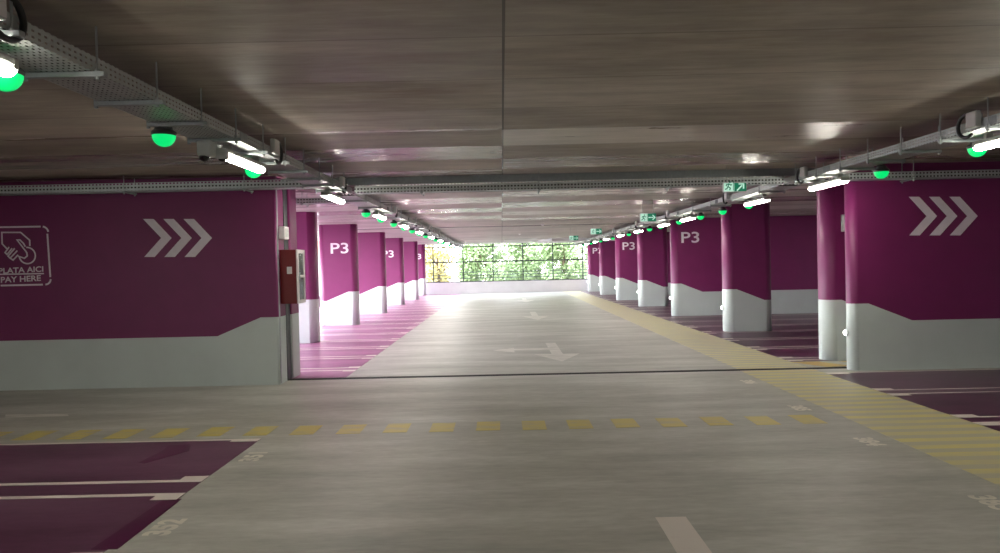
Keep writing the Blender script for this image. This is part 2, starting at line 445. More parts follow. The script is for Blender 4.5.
# pay here sign painted on the left wall
Yw = 10.0
def pz(u, v): return on_wall(u/6.147, 210+v/6.147, Yw)
pay = empty('pay_sign', (*[0, 0], 0)); pay.parent = wl; pay['label'] = 'white stencilled pay here sign with a hand holding a coin'
def rib(name, pts, w=.022, closed=False):
    mb = MB(); mb.ribbon_xz([pz(*p) for p in pts], w, Yw-.004, Yw-.001, closed); return mb.build(name, M['white'], pay)
x0, x1, y0, y1, r = -44, 302, 104, 459, 36
def arcp(cx, cy, r, a0, a1, n=8): return [(cx+r*math.cos(math.radians(a0+(a1-a0)*k/n)), cy+r*math.sin(math.radians(a0+(a1-a0)*k/n))) for k in range(n+1)]
mb = MB()
for seg in ([(x0+r+6, y0+2), (x1-r-10, y0-2)], arcp(x1-r, y0+r-2, r, -84, -6), [(x1-6, y0+r+6), (x1+4, y1-r-10)], arcp(x1-r+6, y1-r, r, 4, 86),
            [(x1-r-8, y1), (x0+r+6, y1+6)], arcp(x0+r, y1-r, r, 94, 176), [(x0, y1-r-6), (x0, y0+r+6)], arcp(x0+r, y0+r, r, 184, 266)):
    mb.ribbon_xz([pz(*p) for p in seg], .024, Yw-.004, Yw-.001)
mb.build('sign_frame', M['white'], pay)
mb = MB()
for seg in ([(44, 238), (16, 208), (16, 138), (132, 138), (186, 186), (186, 222)],
            [(58, 228), (32, 262), (44, 274), (76, 236)], [(92, 236), (50, 284), (62, 296), (108, 250)], [(62, 296), (80, 308), (112, 276)],
            [(158, 226), (148, 206), (126, 184), (108, 184), (166, 262), (168, 282), (150, 297), (112, 284)]):
    mb.ribbon_xz([pz(*p) for p in seg], .020, Yw-.004, Yw-.001)
mb.build('hand_outline', M['white'], pay)
mb = MB(); mb.ribbon_xz([pz(*p) for p in arcp(168, 280, 50, -95, 172, 24)], .020, Yw-.004, Yw-.001); mb.build('coin_outline', M['white'], pay)
mb = MB(); mb.ribbon_xz([pz(-10, 396), pz(267, 391)], .018, Yw-.004, Yw-.001); mb.build('underline', M['white'], pay)
for body, uc, vc, wpx, hpx in (('PLATA AICI', 127, 369, 276, 35), ('PAY HERE', 124, 424, 248, 36)):
    cx, cz = pz(uc, vc); k = Yw/FPX/6.147
    text_obj('sign_text', body, M['white'], pay, hpx*k, wpx*k, lambda u, v, cx=cx, cz=cz: (cx+u, Yw-.004, cz+v+u*.025), .025)

# P3 columns and wall piers
def p3(parent, cx, cz, Y, w=.50, h=.30):
    text_obj('bay_zone_lettering', 'P3', M['white'], parent, h, w, lambda u, v: (cx+u, Y-.004, cz+v), .012)
def marker(x, y, where):
    t = empty('marker_light', (x, y, .53))
    tag(t, 'small round white marker light low on '+where, 'marker light', 'marker lights at the pier edges')
    mb = MB(); mb.tube([(0, 0, 0), (-.022, 0, 0)], .046, 16); mb.build('bezel', M['boxgrey'], t)
    mb = MB(); mb.tube([(-.021, 0, 0), (-.038, 0, 0)], .030, 16); mb.build('lens', M['marker'], t)
LC = [(15.5, False), (20.2, True), (25.2, False), (30.4, True), (35.0, False), (40.0, True)]
lwords = ['nearest left column, plain purple over grey, half hidden by the red cabinet',
          'left column with the full white P3, second from the wall',
          'plain bright magenta left column just beyond the first P3 column',
          'left column whose P3 is partly hidden, fourth from the wall',
          'dark plain left column between the two farthest P3 columns',
          'farthest left column, showing only a 3, by the window front']
for i, (y, t) in enumerate(LC):
    xr = (-4.03, -4.08, -4.10, -4.17, -4.10, -4.26)[i]
    col = painted('column', xr-1.06, xr, y, y+.45, HF, 1, r=.15)
    tag(col, lwords[i], 'column', 'left row of columns')
    if t: p3(col, xr-(.46 if i == 1 else .63 if i == 3 else .45), 2.17, y)
RC = [(11.15, 5.0, 1.05, False, 'narrow plain column just behind the right chevron wall'),
      (16.0, 4.96, 1.06, False, 'large plain purple right column in front of the first P3 pier'),
      (20.9, 4.95, 6.0, True, 'long right wall pier with the largest right-hand P3'),
      (25.7, 4.89, 1.06, False, 'plain right column between the two nearest P3 piers'),
      (30.3, 4.82, 6.0, True, 'right wall pier with the middle-sized P3'),
      (35.8, 4.88, 1.0, False, 'plain right column in front of the farthest P3 pier'),
      (40.3, 4.83, 6.0, True, 'farthest right wall pier with half hidden P3 by the window front')]
for i, (y, x, w, t, lab) in enumerate(RC):
    d = .40 if y < 40 else .35
    col = painted('wall_pier' if w > 2 else 'column', x, x+w, y, y+d, HF, -1, r=.17)
    tag(col, lab, 'wall pier' if w > 2 else 'column', 'right row of columns and piers')
    if t: p3(col, x+.53, 2.28, y, .52, .32)
    if i: marker(x-.002, y+d/2, ['the narrow column behind the right chevron wall', 'the large plain right column', 'the pier with the largest right-hand P3',
                         'the plain column after the largest P3 pier', 'the pier with the middle-sized P3', 'the last plain right column', 'the farthest right pier'][i])
marker(4.893, 10.25, 'the edge of the right chevron wall')

# small plates
mb = MB(); mb.box(5.25, 5.42, 11.10, 11.15, 2.0, 2.26, 0, .008)
b = mb.build('plate_body', M['boxgrey']); t = empty('wall_box', (0, 0, 0)); b.parent = t
mb = MB(); mb.box(5.27, 5.40, 11.092, 11.10, 2.02, 2.24); mb.build('lid', M['offwhite'], t)
tag(t, 'small grey box on the narrow column behind the right wall', 'box')
t = empty('call_point', (-3.12, 10.2, 2.12)); tag(t, 'white reflective box high on the left wall end above the red cabinet', 'box')
mb = MB(); mb.box(0, .09, -.10, .10, -.09, .09, 0, .012); mb.build('body', M['offwhite'], t)
mb = MB(); mb.box(.09, .096, -.07, .07, -.06, .06); mb.build('cover', M['boxgrey'], t)

# fire hose cabinet on the left wall end
t = empty('fire_cabinet', (-3.115, 10.28, 1.12)); tag(t, 'red fire cabinet with white framed glass door on the left wall end', 'fire cabinet')
mb = MB(); mb.box(0, .23, -.18, .18, 0, .76, 0, .006); mb.build('cabinet_body', M['red'], t)
mb = MB()
for b in ((-.18, .18, 0, .05), (-.18, .18, .71, .76), (-.18, -.13, .05, .71), (.13, .18, .05, .71), (-.13, .13, .36, .40)):
    mb.box(.23, .255, b[0], b[1], b[2], b[3])
dr = mb.build('door', M['offwhite'], t)
mb = MB(); mb.box(.235, .242, -.13, .13, .05, .71); mb.build('pane', M['pane'], dr)
mb = MB(); mb.box(.255, .27, -.15, -.13, .34, .44); mb.build('handle', M['steel'], dr)
mb = MB(); mb.box(.10, .17, -.186, -.18, .42, .52); mb.build('sticker', M['offwhite'], t)

# ------------------------------------------------------------------ floor markings (children of the floor)
Z1, Z2, Z3 = .002, .004, .006
BL, BR = -2.32, 4.45
def slab(name, x0, x1, y0, y1, z, mat, lab=None):
    mb = MB(); mb.box(x0, x1, y0, y1, z-.0015, z); o = mb.build(name, mat, floor)
    if lab: o['label'] = lab
    return o
slab('bay_surface', XL, BL, -12, 6.79, Z1, M['bay'], 'dusty purple parking bays, near left')
slab('bay_surface', BR, XR, -12, 9.98, Z1, M['bay_right'], 'dusty purple parking bays, near right')
slab('bay_surface', XF, BL, 10.545, 41.3, Z1, M['bay_far'], 'daylight-tinted purple parking bays along the left columns')
slab('bay_surface', BR, XR, 11.15, 41.3, Z1, M['bay_right'], 'purple parking bays among the right columns')
slab('hatched_strip', 3.40, BR, 4.9, 10.36, Z1, M['hatch_near'], 'yellow hatched walkway strip, near part')
slab('hatched_strip', 3.42, BR, 10.545, 41.3, Z1, M['hatch_far'], 'faded yellow hatched walkway strip, far part')
for px in ((4.62, 5.05), (5.35, 5.9)):
    mb = MB(); mb.poly_xy([(px[0]+.1, 10.55), (px[1]+.1, 10.55), (px[1]-.2, 11.1), (px[0]-.2, 11.1)], Z2-.001, Z2); mb.build('hatch_box', M['hatch_box'], floor)
def pair(y, side, gap=.30, w=.055, cap=True):
    for s in (-1, 1):
        yc = y+s*gap/2
        mb = MB()
        e = BL if side < 0 else BR
        if side < 0: mb.box(XL if y < 10 else XF, e, yc-w/2, yc+w/2, Z2-.001, Z2); c = (e-.19, e)
        else: mb.box(e, XR, yc-w/2, yc+w/2, Z2-.001, Z2); c = (e, e+.22)
        mb.box(c[0], c[1], min(yc, yc+s*.10)-.02, max(yc, yc+s*.10)+.02, Z2-.0005, Z2+.0005)
        mb.build('bay_line', M['line'], floor)
pair(5.31, -1, .33, .06); pair(3.8, -1, .36, .06)
mb = MB(); mb.box(XL, BL, 6.76, 6.80, Z2-.001, Z2); mb.box(BL-.26, BL, 6.70, 6.80, Z2-.0005, Z2+.0005); mb.build('bay_line', M['line'], floor)
for y in (8.48, 6.95, 5.4, 3.87): pair(y, 1, .24, .04)
mb = MB(); mb.box(BR, XR, 9.95, 9.99, Z2-.001, Z2); mb.box(BR, BR+.3, 9.86, 9.99, Z2-.0005, Z2+.0005); mb.build('bay_line', M['line'], floor)
y = 11.4; k = 0
while y < 41:
    pair(y, -1, .28, .07); pair(y+.05, 1, .24, .05)
    y += 1.5; k += 1
# darker fresh-paint patches in the near left bay
for pts in ([(133, 464), (157, 452), (164, 446.6), (185.5, 445.8), (184, 452), (138, 465)],
            [(159, 500), (175, 501), (108.5, 552), (82, 552)]):
    mb = MB(); mb.poly_xy([on_floor(*p) for p in pts], Z2-.0012, Z2-.0004); mb.build('paint_patch', M['patch'], floor)
# yellow dashes across the near lane
x = 2.885
for k in range(22):
    xx = x-.453*k
    mb = MB(); o = .03*random.random()
    mb.poly_xy([(xx, 6.93+o), (xx+.235, 6.93+o), (xx+.235, 7.33+o), (xx, 7.33+o)], Z1-.0015, Z1); mb.build('yellow_dash', M['dash'], floor)
# white lane dash by the camera
slab('lane_dash', .925, 1.115, 1.6, 4.48, Z1, M['line'], 'white lane stripe at the bottom edge')
mb = MB(); mb.poly_xy([on_floor(*p) for p in [(0, 415.5), (62, 414.5), (64, 417), (0, 418.5)]], Z1-.001, Z1); mb.build('lane_dash', M['arrow'], floor)
# arrows
def arrow(cx, ytip, ln, w, hw, hl, branch=False):
    mb = MB()
    mb.poly_xy([(cx, ytip), (cx+hw/2, ytip+hl), (cx+w/2, ytip+hl), (cx+w/2, ytip+ln), (cx-w/2, ytip+ln), (cx-w/2, ytip+hl), (cx-hw/2, ytip+hl)], Z1-.001, Z1)
    if branch:
        yb = ytip+ln*.60
        mb.poly_xy([(cx-w/2, yb), (cx-w/2, yb+.22), (cx-.75, yb+.22), (cx-.75, yb+.42), (cx-1.15, yb+.05), (cx-.75, yb-.32), (cx-.75, yb)], Z1-.001, Z1)
    o = mb.build('lane_arrow', M['arrow'], floor); return o
arrow(.95, 11.75, 2.8, .20, .80, 1.0, True)['label'] = 'large worn white ahead-and-turn arrow'
arrow(1.0, 20.6, 3.6, .20, .85, 1.6)['label'] = 'middle worn white arrow'
arrow(1.0, 30.5, 3.6, .20, .85, 1.6)['label'] = 'farthest small worn white arrow'
# bay numbers painted at the lane edge, read from the lane
def number(body, cx, cy, facing):
    s = -1 if facing < 0 else 1
    text_obj('bay_number', body, M['number'], floor, .17, .29, lambda u, v: (cx+s*v, cy-s*u, Z1), .045)
number('352', -2.15, 4.49, -1); number('351', -2.17, 6.15, -1)
number('383', 3.13, 4.62, 1); number('384', 3.15, 6.22, 1); number('385', 3.15, 7.69, 1); number('386', 3.2, 9.4, 1)

# ------------------------------------------------------------------ cable trays
def tray_y(name, x0, x1, y0, y1, zb, zt, label, part_len=3.0):
    t = empty(name, ((x0+x1)/2, y0, zb)); ox, oz = (x0+x1)/2, zb
    tag(t, label, 'cable tray')
    y = y0; k = 0
    while y < y1-.01:
        ye = min(y1, y+part_len)
        mb = MB(); a, b = y-y0, ye-y0-.008
        hw = (x1-x0)/2
        mb.box(-hw, hw, a, b, 0, .002)
        mb.box(-hw, -hw+.002, a, b, .002, zt-zb); mb.box(hw-.002, hw, a, b, .002, zt-zb)
        mb.box(-hw, -hw+.014, a, b, zt-zb-.002, zt-zb+.001); mb.box(hw-.014, hw, a, b, zt-zb-.002, zt-zb+.001)
        mb.build('tray_section', M['perf_y'], t)
        if ye < y1-.01:
            for s in (-1, 1):
                mb = MB(); mb.box(s*hw-.004, s*hw+.004, b-.07, b+.09, .01, zt-zb-.01); mb.build('coupler', M['steel'] if y0 < 10 else M['dsteel'], t)
        y = ye; k += 1
    # cables lying in the tray
    mb = MB()
    for j in range(5):
        xx = -hw+.05+j*(2*hw-.1)/4
        pts = [(xx+.012*math.sin(q*1.7+j), (y1-y0)*q/40, .016) for q in range(41)]
        mb.tube(pts, .010+.003*(j % 2), 6)
    mb.build('tray_cables', M['black'], t)
    return t
def tray_x(name, x0, x1, yc, zb, zt, label, hangs, w=.28):
    t = empty(name, (x0, yc, zb)); tag(t, label, 'cable tray')
    L = x1-x0; hh = zt-zb
    mb = MB(); mb.box(0, L, -w/2, w/2, 0, .002); mb.box(0, L, -w/2, -w/2+.002, .002, hh); mb.box(0, L, w/2-.002, w/2, .002, hh)
    mb.build('tray_section', M['perf_x'], t)
    mb = MB()
    for s in (-1, 1):
        mb.box(0, L, s*(w/2)-.007, s*(w/2)+.007, hh, hh+.004); mb.box(0, L, s*w/2-.006, s*w/2+.006, -.006, .0)
    mb.build('flange', M['steel'], t)
    mb = MB()
    for j in range(4):
        for q in range(2): mb.tube([(0, -w/2+.03+j*(w-.06)/3, .022+q*.034), (L, -w/2+.03+j*(w-.06)/3, .022+q*.034)], .0165, 6)
    mb.build('tray_cables', M['black'], t)  # black cable fill added to darken the tray behind its slots
    for hx in hangs:
        mb = MB()
        mb.box(hx-x0-.02, hx-x0+.02, -w/2-.05, w/2+.05, -.028, -.008)
        for s in (-1, 1): mb.tube([(hx-x0, s*(w/2+.03), -.05), (hx-x0, s*(w/2+.03), (H if yc < 10.4 else HF)-zb)], .005, 6)
        for s in (-1, 1): mb.tube([(hx-x0, s*(w/2+.03), -.045), (hx-x0, s*(w/2+.03), -.030)], .012, 6)
        mb.build('hanger', M['steel'], t)
    return t
TZB, TZT = 2.665, 2.748
tray_y('cable_tray', -2.47, -2.125, -9.0, 10.36, TZB, TZT, 'perforated steel cable tray running along the near left ceiling')
tray_y('cable_tray', -2.47, -2.125, 10.60, 41.0, TZB, TZT, 'cable tray running away above the left row of columns')
tray_y('cable_tray', 4.075, 4.42, -9.0, 10.36, TZB, TZT, 'bright perforated cable tray along the near right ceiling')
tray_y('cable_tray', 4.075, 4.42, 10.60, 41.0, TZB, TZT, 'cable tray running away beside the right row of columns')
tray_y('cable_tray', -7.47, -7.13, -9.0, 8.5, TZB, TZT, 'unseen cable tray added for the lamps over the left parking bays, outside the picture')  # added only to carry the extra left lamp row
tray_x('cross_cable_tray', XL+.05, -2.52, 9.72, 2.70, 2.80, 'perforated cable tray crossing above the left chevron wall', (-6.9, -5.0, -3.4), .22)
tray_x('cross_cable_tray', -2.05, 4.0, 10.24, 2.66, 2.765, 'perforated cable tray crossing the aisle in front of the ceiling joint', (-1.1, .55, 2.4), .19)
tray_x('cross_cable_tray', 4.47, XR-.05, 9.92, 2.66, 2.745, 'pale perforated cable tray crossing above the right chevron wall', (5.6, 7.4), .22)
tray_x('cross_cable_tray', XL+.05, -2.52, 11.6, 2.66, 2.73, 'dark cable tray behind the left wall, glimpsed above the red cabinet', (-5.2, -3.15), .24)

# trapeze hangers
def hanger_proto(xa, xb, xs_rod, top):
    t = empty('tray_hanger', (0, 0, 0))
    mb = MB(); mb.box(xa, xb, -.02, .02, TZB-.030, TZB-.002, 0, .004); mb.build('crossbar', M['steel'], t)
    for xr_ in xs_rod:
        mb = MB(); mb.tube([(xr_, 0, TZB-.045), (xr_, 0, top)], .006, 8); rd = mb.build('threaded_rod', M['steel'], t)
        for za, zb_ in ((TZB-.042, TZB-.030), (TZB-.002, TZB+.012)):
            mb = MB(); mb.tube([(xr_, 0, za), (xr_, 0, zb_)], .013, 6); mb.build('nut', M['steel'], rd)
    return t
pl = hanger_proto(-2.49, -2.06, (-2.105, -2.485), H)
pr = hanger_proto(4.04, 4.46, (4.055, 4.44), H)
plf = hanger_proto(-2.49, -2.06, (-2.105, -2.485), HF)
prf = hanger_proto(4.04, 4.46, (4.055, 4.44), HF)
def spread(proto, ys, text, group):
    for i, y in enumerate(ys):
        o = proto if i == 0 else copy_tree(proto)
        o.location = (0, y, 0)
        tag(o, text % nth(i), 'tray hanger', group)
spread(pl, [1.82+.66*k for k in range(13)], '%s steel trapeze hanger under the near left cable tray', 'hangers of the near left tray')
spread(pr, [4.04+.652*k for k in range(10)], '%s steel trapeze hanger under the near right cable tray', 'hangers of the near right tray')
spread(plf, [11.3+1.32*k for k in range(22)], '%s hanger of the left cable tray beyond the joint', 'hangers of the far left tray')
spread(prf, [11.3+1.32*k for k in range(22)], '%s hanger of the right cable tray beyond the joint', 'hangers of the far right tray')

# ------------------------------------------------------------------ green dome lamps
def dome_proto():
    t = empty('green_dome_lamp', (0, 0, 0))
    mb = MB(); mb.box(-.03, .03, -.03, .03, .055, .079); mb.lathe([(.055, .03), (.062, .045), (.058, .06)], 0, 0, 0, 24); mb.build('mount', M['darkmount'], t)
    mb = MB(); mb.lathe([(.078, -.004), (.086, .006), (.086, .022), (.070, .036)], 0, 0, 0, 28); mb.build('collar', M['darkmount'], t)
    mb = MB(); mb.lathe([(.004, -.082)]+[(.080*math.sin(a), -.082*math.cos(a)) for a in [PI/2*k/9 for k in range(1, 10)]], 0, 0, 0, 28)
    mb.build('dome', M['green'], t)
    return t
dp = dome_proto()
DL = [3.53, 5.19, 7.06, 12.9, 14.5, 16.2, 17.9, 19.5, 21.2, 22.95, 24.6, 26.4, 28.0, 29.8, 31.4, 33.2, 34.8, 36.6, 38.2]
DR = [6.70, 8.39, 12.88, 14.4, 16.0, 17.9, 20.0, 21.5, 23.4, 25.0, 26.9, 28.6, 30.5, 32.1, 33.9, 35.6, 37.3, 38.8]
first = True
for lst, x, side in ((DL, -2.41, 'left'), (DR, 4.43, 'right')):
    for i, y in enumerate(lst):
        o = dp if first else copy_tree(dp); first = False
        o.location = (x, y, 2.585)
        tag(o, '%s glowing green dome lamp under the %s cable tray' % (nth(i), side), 'indicator lamp', 'green dome lamps')

# ------------------------------------------------------------------ batten luminaires
def batten_proto(tx):
    """tx: +1 when the tray side with the junction box is at +X"""
    t = empty('batten_light', (0, 0, 0)); L = .50
    mb = MB(); mb.box(-.05, .05, -L+.02, L-.02, .012, .055, 0, .012)
    for s in (-.35, .35): mb.box(-.03, .03, s-.02, s+.02, .05, .099)
    mb.build('housing', M['lampgrey'], t)
    for s in (-1, 1):
        mb = MB(); mb.box(-.054, .054, min(s*(L-.05), s*L), max(s*(L-.05), s*L), -.005, .052, 0, .012); mb.build('end_cap', M['lampgrey'], t)
    mb = MB(); n = 10
    prof = [(-.052*math.cos(PI*k/n), .012-.046*math.sin(PI*k/n)) for k in range(n+1)]
    vs = [(x, -L+.012, z) for x, z in prof]+[(x, L-.012, z) for x, z in prof]; m = n+1
    fs = [(i, i+1, m+i+1, m+i) for i in range(n)]+[list(range(m)), list(range(m, 2*m))[::-1], (0, m, 2*m-1, m-1)]
    mb.add(vs, fs, 0); mb.build('diffuser', M['batten'], t)
    return t
bp = batten_proto(1)
BLy = [2.90, 6.45, 9.95, 13.7, 17.1, 20.3, 23.8, 27.2, 30.6, 34.0, 37.4]
BRy = [6.05, 9.55, 12.2, 16.7, 19.2, 22.7, 26.1, 29.7, 33.1, 36.5, 39.6]
first = True
for lst, x, side in ((BLy, -2.30, 'left'), (BRy, 4.33, 'right')):
    for i, y in enumerate(lst):
        o = bp if first else copy_tree(bp); first = False
        o.location = (x, y, 2.565)
        tag(o, '%s lit white batten lamp under the %s cable tray' % (nth(i), side), 'batten lamp', 'batten lamps')
# lamps continue behind the viewer; outer left row added to light the left wall
for k, (x, y) in enumerate([(-7.3, 5.6), (-7.3, 2.2), (-7.3, -4.6), (-7.3, -1.2), (-2.30, -.8), (-2.30, -4.4), (-2.30, -8.0), (4.33, 2.4), (4.33, -1.2), (4.33, -4.8)]):
    o = copy_tree(bp); o.location = (x, y, 2.565)
    tag(o, '%s unseen lit batten lamp outside the picture' % ORD[k], 'batten lamp', 'batten lamps')

# junction boxes with black cable loops
def jbox(x, y, side, label, ln=1):
    t = empty('junction_box', (x, y, 0)); s = side
    tag(t, label, 'junction box', 'junction boxes on the cable trays')
    mb = MB(); mb.box(min(0, s*.045), max(0, s*.045), -.07, .07, 2.68, 2.82, 0, .008); mb.build('box_body', M['boxgrey'], t)
    mb = MB(); mb.box(min(s*.045, s*.051), max(s*.045, s*.051), -.062, .062, 2.69, 2.81, 0, .003); mb.build('lid', M['offwhite'], t)
    mb = MB()
    pts = []
    for k in range(15):
        a = PI*(.5-k/14*1.15)
        pts.append((s*.022, .07+.12*math.cos(a)*1.0+.02, 2.715+.10*math.sin(a)))
    pts = [(s*.022, .0, 2.81), (s*.022, .04, 2.815)]+pts+[(s*.01, .05, 2.63)]
    mb.tube(pts, .016, 8); mb.build('power_cable', M['black'], t)
nm = ['nearest', 'second nearest', 'third nearest']
for i, y in enumerate([3.0, 6.75, 9.60]): jbox(-2.122, y, 1, 'grey junction box with black cable loop on the near left tray, '+nm[i])
for i, y in enumerate([6.17, 9.62]): jbox(4.072, y, -1, 'grey junction box with black cable loop on the near right tray, '+nm[i])
for i, y in enumerate([14.4, 17.8, 21.0, 24.4]): jbox(-2.122, y, 1, '%s small junction box on the left tray beyond the joint' % nth(i))
for i, y in enumerate([12.9, 17.5, 21.5, 26]): jbox(4.072, y, -1, '%s small junction box on the right tray beyond the joint' % nth(i))

# parking sensor camera
t = empty('sensor_camera', (-2.335, 5.80, 2.52)); tag(t, 'white twin-lens sensor camera beside the second left batten lamp', 'camera')
mb = MB(); mb.box(-.075, .05, -.07, .07, 0, .125, 0, .02); mb.build('camera_body', M['boxgrey'], t)
mb = MB(); mb.box(.03, .115, .02, .13, -.01, .08, 0, .015); mb.build('camera_housing', M['boxgrey'], t)
for cx, cy, rr in ((-.03, -.02, .045), (.075, .075, .034)):
    mb = MB(); mb.lathe([(.004, -rr)]+[(rr*math.sin(a), -rr*math.cos(a)) for a in [PI/2*k/6 for k in range(1, 7)]], cx, cy, .004, 18); mb.build('lens', M['lens'], t)
mb = MB(); mb.box(-.03, 0, -.02, .02, .12, .13); mb.build('mount', M['steel'], t)

# ------------------------------------------------------------------ exit signs hung across the right side
def exit_sign(x, y, diag, label, w=.42, h=.155, z=2.70):
    t = empty('exit_sign', (x, y, z)); tag(t, label, 'exit sign', 'green exit signs')
    top = H if y < 10.4 else HF
    mb = MB(); mb.box(-w/2-.008, w/2+.008, -.02, .02, -.008, h+.008, 0, .004); mb.build('sign_box', M['offwhite'], t)
    if z+h < top-.02:
        for s in (-1, 1):
            mb = MB(); mb.tube([(s*w*.35, 0, h), (s*w*.35, 0, top-z)], .004, 6); mb.build('hanger_wire', M['steel'], t)
    mb = MB(); mb.box(-w/2, -.01, -.024, -.020, 0, h); mb.build('white_panel', M['sign_white'], t)
    mb = MB(); mb.box(-.01, w/2, -.024, -.020, 0, h); mb.build('green_panel', M['sign_green'], t)
    # running figure with doorway
    mb = MB(); Yf = (-.027, -.024)
    ox = -w*.27
    mb.poly_xz([(ox+.012*math.cos(a)+.012, .126+.012*math.sin(a)) for a in [2*PI*k/12 for k in range(12)]], *Yf)
    for seg in ([(ox, .108), (ox-.016, .062)], [(ox-.014, .066), (ox+.018, .046), (ox+.010, .016)], [(ox-.014, .066), (ox-.030, .036), (ox-.056, .030)],
                [(ox, .104), (ox+.026, .086), (ox+.042, .094)], [(ox, .104), (ox-.028, .098), (ox-.040, .074)]):
        mb.ribbon_xz(seg, .014, *Yf)
    mb.ribbon_xz([(ox+.062, .012), (ox+.062, .140), (-.022, .140), (-.022, .012)], .007, *Yf)
    mb.build('running_figure', M['sign_green'], t)
    mb = MB(); c = (w*.24, h/2)
    ang = PI/4 if diag else 0
    def R_(p): return (c[0]+p[0]*math.cos(ang)-p[1]*math.sin(ang), c[1]+p[0]*math.sin(ang)+p[1]*math.cos(ang))
    mb.poly_xz([R_((-.07, -.010)), R_((.03, -.010)), R_((.03, .010)), R_((-.07, .010))], *Yf)
    mb.ribbon_xz([R_((.012, .048)), R_((.060, 0)), R_((.012, -.048))], .020, *Yf)
    mb.build('arrow', M['sign_white'], t)
exit_sign(3.24, 9.98, True, 'nearest green exit sign, its arrow pointing up to the right', .31, .115, 2.545)
exit_sign(2.94, 14.4, False, 'second green exit sign from the camera, its arrow pointing right', .31, .155, 2.405)
exit_sign(2.72, 20.6, False, 'third green exit sign from the camera', .31, .155, 2.42)
exit_sign(2.52, 25.0, False, 'farthest green exit sign, near the ceiling downstand', .31, .155, 2.40)

# small ceiling fittings
for i, (x, y) in enumerate([(1.3, 22.5), (.75, 29.0), (.15, 36.5)]):
    t = empty('smoke_detector', (x, y, HF)); tag(t, '%s small white smoke detector on the far ceiling' % nth(i), 'smoke detector', 'smoke detectors')
    mb = MB(); mb.lathe([(.045, -.018), (.055, -.01), (.055, 0)], 0, 0, 0, 18); mb.build('base', M['offwhite'], t)
    mb = MB(); mb.lathe([(.02, -.045), (.034, -.038), (.036, -.018)], 0, 0, 0, 18); mb.build('sensor', M['offwhite'], t)
# shallow downstand on the far ceiling
mb = MB(); mb.poly_xy([(2.45, 35.0), (XR, 35.0), (XR, 37.2), (1.9, 37.2)], HF-.16, HF); tag(mb.build('trim_1', M['conc_wall']), 'shallow downstand block on the far right ceiling', kind='structure')

# ------------------------------------------------------------------ far steel window front
w = tag(empty('window_1', (0, 41.45, .66)), 'steel grid of the open far window front', kind='structure')
sp_ = 1.72; xs = [(493.3-VPX)*41.45/FPX+sp_*k for k in range(-4, 7)]
for x in xs:
    mb = MB(); mb.box(x-.03, x+.03, -.04, .04, 0, HF-.66); mb.build('mullion', M['dsteel'], w)
for z, hh in ((.02, .03), (1.16, .035), (2.02, .03)):
    mb = MB(); mb.box(XF, XR, -.03, .03, z-hh, z+hh); mb.build('transom', M['dsteel'], w)
for z in (.22, .40, .56):
    mb = MB(); mb.tube([(XF, .06, z), (XR, .06, z)], .018, 8); mb.build('guard_rail', M['dsteel'], w)
w2 = tag(empty('window_2', (XF-.1, 11.0, .45)), 'steel posts of the open left flank', kind='structure')
for k in range(13):
    mb = MB(); mb.box(-.04, .04, k*2.5-.04, k*2.5+.04, 0, HF-.45); mb.build('mullion', M['dsteel'], w2)

# ------------------------------------------------------------------ outside
mb = MB(); mb.box(-140, 140, 41.7, 200, -1.2, -1.0); mb.box(-140, XL-.3, -60, 41.7, -1.2, -1.0)
tag(mb.build('ground_outside', M['ground']), 'pale open ground outside the garage', kind='structure')
def leaf_mesh(seed, mat, rx, rz, zc, n):
    rnd = random.Random(seed); mb = MB(); vs = []; fs = []
    blobs = [(rnd.uniform(-.6, .6)*rx, rnd.uniform(-.6, .6)*rx, zc+rnd.uniform(-.75, .75)*rz, rnd.uniform(.3, .48)*rx) for _ in range(22)]
    for k in range(n):
        b = rnd.choice(blobs)
        d = Vector((rnd.gauss(0, 1), rnd.gauss(0, 1), rnd.gauss(0, 1))).normalized()*b[3]*rnd.uniform(.6, 1.05)
        p = Vector(b[:3])+d; u = Vector((rnd.gauss(0, 1), rnd.gauss(0, 1), rnd.gauss(0, 1))).normalized()
        w_ = u.orthogonal().normalized(); s = rnd.uniform(.09, .15)
        o = len(vs); vs += [p-u*s, p+w_*s*.55, p+u*s, p-w_*s*.55]; fs.append((o, o+1, o+2, o+3))
    mb.add(vs, fs); return mb
def tree(x, y, seed, mat, label, rx=2.2, rz=2.6, zc=3.2, n=5200):
    t = empty('tree', (x, y, -1.0)); tag(t, label, 'tree', 'trees beyond the window front')
    rnd = random.Random(seed)
    mb = MB(); mb.tube([(0, 0, 0), (.05, 0, 1.2), (-.03, .05, 2.6), (.05, 0, 4.2)], .1, 8, radii=[.17, .13, .10, .04])
    for k in range(6):
        a = rnd.uniform(0, 2*PI); z = rnd.uniform(1.4, 3.0)
        mb.tube([(0, 0, z), (.7*math.cos(a), .7*math.sin(a), z+.6), (1.4*math.cos(a), 1.4*math.sin(a), z+1.4)], .05, 6, radii=[.06, .04, .02])
    mb.build('trunk', M['bark'], t)
    o = leaf_mesh(seed, mat, rx, rz, zc, n).build('foliage', mat, t)
tw = [(-4.7, 53, 'leaf_y', 'small yellowing tree in front of the salmon building', 1.3, 1.6, 2.6, 1600),
      (-1.1, 50, 'leaf', 'leftmost dense green tree behind the window grid', 2.1, 2.7, 3.4, 8000),
      (1.9, 55, 'leaf', 'green tree in the middle of the window grid', 2.3, 2.8, 3.4, 8000),
      (4.3, 49.5, 'leaf', 'dense green tree right of the window middle', 2.1, 2.8, 3.3, 8000),
      (7.2, 54.5, 'leaf', 'green tree at the right side of the window grid', 2.1, 2.3, 2.8, 6500),
      (11.5, 58.5, 'leaf', 'farthest right green tree, mostly behind the columns', 2.2, 2.2, 2.6, 3000)]
